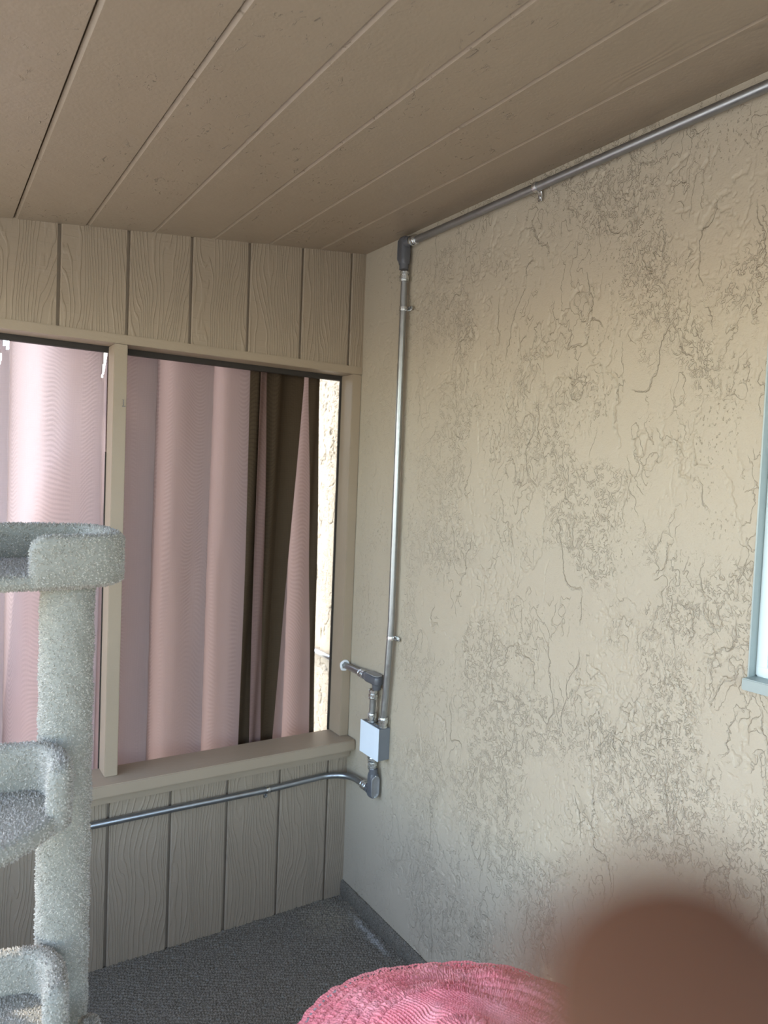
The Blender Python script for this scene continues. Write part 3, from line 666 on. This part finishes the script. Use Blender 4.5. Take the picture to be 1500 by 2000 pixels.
def lathe_outward(m, p0, p1, r, n=36, k=50):
    p0, p1 = Vector(p0), Vector(p1); rings = []
    for i in range(k + 1):
        p = p0.lerp(p1, i / k); rings.append([p + Vector((math.cos(2 * math.pi * j / n), math.sin(2 * math.pi * j / n), 0)) * (r + 0.0016 * math.sin(i * 1.7 + j * .9)) for j in range(n)])
    return m.rings(rings)
pm = lathe_outward(MB(), (-1.178, -0.920, 0.055), (-1.184, -0.920, 1.425), 0.0475)
pile(pm, 'post', ct_, DENS, 0.0038, 0.0022, 1)
def smooth_poly(P, it=3, closed=True):
    P = [Vector(p) for p in P]
    for _ in range(it):
        Q = []
        n = len(P)
        for i in range(n if closed else n - 1):
            a, b = P[i], P[(i + 1) % n]; Q += [a.lerp(b, .25), a.lerp(b, .75)]
        if not closed: Q = [P[0]] + Q + [P[-1]]
        P = Q
    return P
def slab_poly(P, z0, z1, rr=0.012):
    c = sum(P, Vector((0, 0))) / len(P); m = MB(); rings = []
    for z, ins in ((z0, rr), (z0 + rr * .3, rr * .3), (z0 + rr, 0), (z1 - rr, 0), (z1 - rr * .3, rr * .3), (z1, rr)):
        rings.append([((p - c).normalized() * ((p - c).length - ins) + c).to_3d() + Vector((0, 0, z)) for p in P])
    return m.rings(rings)
def rim_sweep(P, z0, z1, th):
    """P: open path of the outer edge (counter-clockwise seen from above), wall thickness th inwards, rounded top and ends"""
    m = MB(); n = len(P); rings = []
    L = [0]
    for i in range(1, n): L.append(L[-1] + (P[i] - P[i - 1]).length)
    T = L[-1]; h = z1 - z0
    for i in range(n):
        t = (P[min(i + 1, n - 1)] - P[max(i - 1, 0)]).normalized(); inn = Vector((-t.y, t.x))
        e = min(L[i], T - L[i]); q = math.sqrt(max(0.0, 1 - (1 - min(1, e / (th * .55))) ** 2)); q = max(q, 0.12)
        c = P[i] + inn * th / 2; hw = th / 2 * q; top = z1 - (1 - min(1, math.sqrt(max(0, 1 - (1 - min(1, e / .03)) ** 2)))) * .028
        prof = [(-hw, z0 + .006), (-hw, z0 + h * .5), (-hw, top - .014), (-hw * .8, top - .005), (-hw * .35, top), (hw * .35, top), (hw * .8, top - .005), (hw, top - .014), (hw, z0 + h * .5), (hw, z0 + .006), (0, z0)]
        rings.append([(c + inn * a).to_3d() + Vector((0, 0, z)) for a, z in prof])
    return m.rings(rings)
def resample(P, step=0.008):
    out = [P[0]]
    for a, b in zip(P[:-1], P[1:]):
        k = max(1, int((b - a).length / step)); out += [a.lerp(b, i / k) for i in range(1, k + 1)]
    return out
def perch(plan, rim_pts, z0, zf, z1, seed, label, th=0.036):
    e = pile(slab_poly(smooth_poly(plan), z0, zf), 'perch', ct_, DENS, 0.0038, 0.0022, seed, label)
    rp = resample(smooth_poly(rim_pts, 2, False))
    r = pile(rim_sweep(rp, z0 + .002, z1, th), 'perch_rim', e, DENS, 0.0038, 0.0022, seed + 50)
    return e
# top perch: closed at the back and right, notch at the front
perch([(x-.014,y) for x,y in [(-1.085, -1.005), (-1.065, -0.85), (-1.09, -0.70), (-1.27, -0.685), (-1.47, -0.70), (-1.50, -0.85), (-1.47, -1.0), (-1.27, -1.015)]],
      [(x-.014 if x>-1.2 else x,y) for x,y in [(-1.262, -1.018), (-1.20, -1.020), (-1.115, -1.010), (-1.072, -0.965), (-1.062, -0.85), (-1.072, -0.73), (-1.13, -0.685), (-1.27, -0.675), (-1.42, -0.685), (-1.49, -0.73), (-1.51, -0.85), (-1.49, -0.98), (-1.43, -1.015), (-1.40, -1.018)]],
      1.420, 1.446, 1.519, 11, 'top perch with a raised rim and a notch at the front')
plan2 = [(-1.215, -0.99), (-1.215, -1.10), (-1.30, -1.185), (-1.43, -1.24), (-1.54, -1.20), (-1.59, -1.08), (-1.54, -0.965), (-1.40, -0.945), (-1.27, -0.945)]
plan2 = [(x + .010, y) for x, y in plan2]
rim2 = [(-1.214, -1.125), (-1.196, -1.09), (-1.192, -1.02), (-1.212, -0.965), (-1.270, -0.94), (-1.37, -0.935), (-1.45, -0.94)]
perch(plan2, rim2, 1.015, 1.048, 1.130, 12, 'middle perch held to the front of the post')
perch([(x + .002, y + .005) for x, y in plan2], [(x + .002, y + .005) for x, y in rim2], 0.628, 0.660, 0.735, 13, 'lower perch near the bottom of the picture')
perch([(x + 0.050, y - 0.035) for x, y in plan2], [(-1.190, -1.300), (-1.150, -1.270), (-1.134, -1.20), (-1.132, -1.10), (-1.136, -1.022)], 0.510, 0.542, 0.625, 14, 'lowest perch, only its rounded rim end in view')
pile(slab_poly(smooth_poly([(-0.90, -0.66), (-0.90, -1.30), (-1.62, -1.30), (-1.62, -0.66)], 2), 0.0, 0.06), 'base', ct_, 30000, 0.005, 0.0035, 15)

# ------------------------------------------------------------------ stool with a round pink bath mat on it
sx_, sy_ = -0.685, -1.400
sto = empty('stool', (sx_, sy_, 0.0), 'black padded stool under the pink mat at the bottom edge', 'stool')
m = MB(); m.sect((sx_ - 0.015, sy_, 0.463), (0, 0, 1), (1, 0, 0), (0, 1, 0), [(0, .227, .227, 0), (.006, .235, .235, 0), (.07, .235, .235, 0), (.088, .228, .228, 0), (.094, .20, .20, 0)], 64, 9.0)
m.build('seat', M_BLACK, sto, smooth=True)
for a, b in ((-1, -1), (1, -1), (1, 1), (-1, 1)):
    m = MB(); m.sect((sx_ + a * .20, sy_ + b * .20, 0.0), (0, 0, 1), (1, 0, 0), (0, 1, 0), [(0, .014, .014, 0), (.46, .02, .02, 0)], 12, 5); m.build('leg', M_WOOD, sto, smooth=True)
def rug_mat():
    b = NB('coral_pink_chenille'); p = b.pos()
    n = b.noise(p, 420, 3, 0.7); l = b.noise(p, 14, 4)
    c = b.mix(b.ramp(n, 0.3, 0.7), (0.56, 0.11, 0.125), (0.92, 0.32, 0.33))
    c = b.mix(b.ramp(l, 0.4, 0.7), c, b.mix(0.45, c, (0.86, 0.42, 0.42)))
    return b.pbr(c, 0.92, 0, b.bump(b.noise(p, 600, 2), 0.001, 0.7), 0.15, **{'Sheen Weight': 0.2})
M_RUG = rug_mat()
cx, cy, RR, zr = -0.600, -1.497, 0.336, 0.613
na, nr = 1500, 128
th = np.linspace(0, 2 * np.pi, na + 1); rr = np.concatenate([np.linspace(0.006, 0.10, 16), np.linspace(0.103, RR, nr - 16)])
TH, RG = np.meshgrid(th, rr, indexing='ij')
def rug_xyz(TH, RG, extra, lift):
    scal = 1 + 0.010 * np.abs(np.sin(TH * 26)) * (RG / RR) ** 8 + 0.02 * np.sin(TH * 3 + 1) * (RG / RR) ** 2
    Xr, Yr = cx + RG * scal * np.cos(TH), cy + RG * scal * np.sin(TH)
    z = zr + lift + 0.022 * np.exp(-(RG / 0.15) ** 2) - 0.030 * sst(RG, 0.24, RR) ** 1.3
    z = z + 0.012 * vn(Xr * 9, Yr * 9, 3) + 0.004 * vn(Xr * 22, Yr * 22, 13) + 0.008 * np.exp(-(((Xr + .60) / .05) ** 2 + ((Yr + 1.30) / .035) ** 2)) - 0.012 * np.exp(-(((Xr + .53) / .06) ** 2 + ((Yr + 1.27) / .03) ** 2))
    return np.stack([Xr, Yr, z + extra], -1)
ringp = (RR - RG) / 0.0215; rid = np.floor(ringp)
band = np.abs(np.sin(np.pi * ringp)) ** 0.5
inner = RG < 0.13
N_ = np.where(rid > 3, 0.5, 1.0)
ridge = np.abs(np.sin(TH * 150 * np.where(RG < 0.16, 0.6, 1.0) + rid * 1.3 + 0.9 * vn(TH * 40, rid, 3)))
loop = np.abs(np.sin(np.pi * RG / 0.0055 + 1.5 * vn(TH * 90, RG * 60, 4)))
ex = 0.0050 * band * (0.35 + 0.45 * ridge ** 0.8 + 0.25 * loop * ridge) + 0.0022 * vn(TH * 200, RG * 300, 6) + 0.0015 * vn(TH * 70, RG * 120, 16)
Xq = cx + RG * np.cos(TH); Yq = cy + RG * np.sin(TH)
ex2 = 0.0050 * np.abs(np.sin(np.pi * (Xq * 0.95 + 0.3 * Yq + 0.006 * vn(Xq * 30, Yq * 30, 41)) / 0.0070)) * (0.6 + 0.4 * np.abs(np.sin(np.pi * Yq / 0.006 + 2 * vn(Xq * 80, Yq * 20, 42))))
ex = np.where(RG < 0.185, ex2, ex)
ex = np.where(RG > RR - 0.010, 0.0022 + 0.0012 * np.abs(np.sin(TH * 150)), ex)
V = rug_xyz(TH, RG, ex, 0.004)
mk = np.ones((na, len(rr) - 1), bool)
tc = (th[:-1] + th[1:]) / 2; rc_ = (rr[:-1] + rr[1:]) / 2
eye = (np.abs(((tc * 70 / np.pi) % 1.0) - 0.5) < 0.30)[:, None] & ((rc_ > RR - 0.0155) & (rc_ < RR - 0.0115))[None, :]
mk &= ~eye
V = V.reshape(-1, 3)
mt = meshobj('bath_mat', V, gridfaces(na + 1, len(rr), mk)[:, ::1].copy(), M_RUG, origin=(cx, cy, zr), smooth=True)
tag(mt, 'round coral-pink chenille bath mat with crocheted edge lying on the black stool', 'bath mat')
th2 = np.linspace(0, 2 * np.pi, 161); r2 = np.linspace(0.006, RR - 0.001, 30); T2, R2 = np.meshgrid(th2, r2, indexing='ij')
V2 = rug_xyz(T2, R2, 0, -0.0015)
o = meshobj('backing', V2.reshape(-1, 3), gridfaces(161, 30), plain('pale_latex_backing', (0.62, 0.64, 0.68), 0.7), mt, smooth=True); o['label'] = 'pale grey backing'

# ------------------------------------------------------------------ hand of the photographer, fingertip in front of the lens
def cp(px, py, d): return CAM + (R_ * ((px - 750) / FPX) + U_ * ((1000 - py) / FPX) + F_) * d
def cl_(r, u, f): return CAM + R_ * r + U_ * u + F_ * f
hand = empty('person', cl_(0.10, -0.10, 0.0), 'blurred brown fingertip reaching over the lower right corner close to the lens', 'person')
J = []; E = []; RAD = []
def j(p, r, prev=None):
    J.append(Vector(p)); RAD.append(r); 
    if prev is not None: E.append((prev, len(J) - 1))
    return len(J) - 1
wrist = j(cl_(0.145, -0.150, -0.030), 0.026)
palm = j(cl_(0.118, -0.118, -0.008), 0.026, wrist)
p2 = j(cl_(0.098, -0.100, 0.006), 0.020, palm)
def finger(pts, root):
    for p, r in pts: root = j(p, r, root)
finger([(cl_(0.086, -0.074, 0.020), .0105), (cl_(0.066, -0.058, 0.038), .0092), (cp(1640, 2560, .036), .0082), (cp(1430, 2110, .0325), .0084), (cp(1285, 1940, .0305), .0075), (cp(1225, 1835, .030), .0057)], p2)
finger([(cl_(0.094, -0.094, 0.030), .0105), (cl_(0.070, -0.086, 0.050), .0092), (cl_(0.048, -0.078, 0.046), .0085), (cl_(0.030, -0.072, 0.034), .0075)], p2)
finger([(cl_(0.108, -0.112, 0.026), .0100), (cl_(0.086, -0.110, 0.048), .0090), (cl_(0.062, -0.102, 0.046), .0082), (cl_(0.046, -0.096, 0.034), .0072)], palm)
finger([(cl_(0.124, -0.130, 0.016), .0090), (cl_(0.104, -0.132, 0.036), .0080), (cl_(0.084, -0.126, 0.038), .0072), (cl_(0.068, -0.120, 0.028), .0064)], palm)
finger([(cl_(0.104, -0.112, -0.034), .0120), (cl_(0.080, -0.088, -0.044), .0105), (cl_(0.060, -0.066, -0.040), .0090)], wrist)
j(cl_(0.178, -0.190, -0.060), 0.027, wrist)
me = bpy.data.meshes.new('hand'); off = Vector(hand.location)
me.from_pydata([tuple(p - off) for p in J], E, []); ho = bpy.data.objects.new('hand', me); COL.objects.link(ho); ho.parent = hand
sk = ho.modifiers.new('skin', 'SKIN'); sk.use_smooth_shade = True
for i, v in enumerate(me.skin_vertices[0].data): v.radius = (RAD[i], RAD[i]); v.use_root = (i == 0)
ho.modifiers.new('sub', 'SUBSURF').levels = 2; ho.modifiers['sub'].render_levels = 2
b = NB('skin'); me.materials.append(b.pbr(b.mix(b.noise(b.pos(), 300, 3), (0.060, 0.026, 0.013), (0.076, 0.034, 0.018)), 0.8, 0, None, 0.12, **{'Subsurface Weight': 0.2, 'Subsurface Radius': (0.008, 0.003, 0.0015), 'Subsurface Scale': 1.0}))
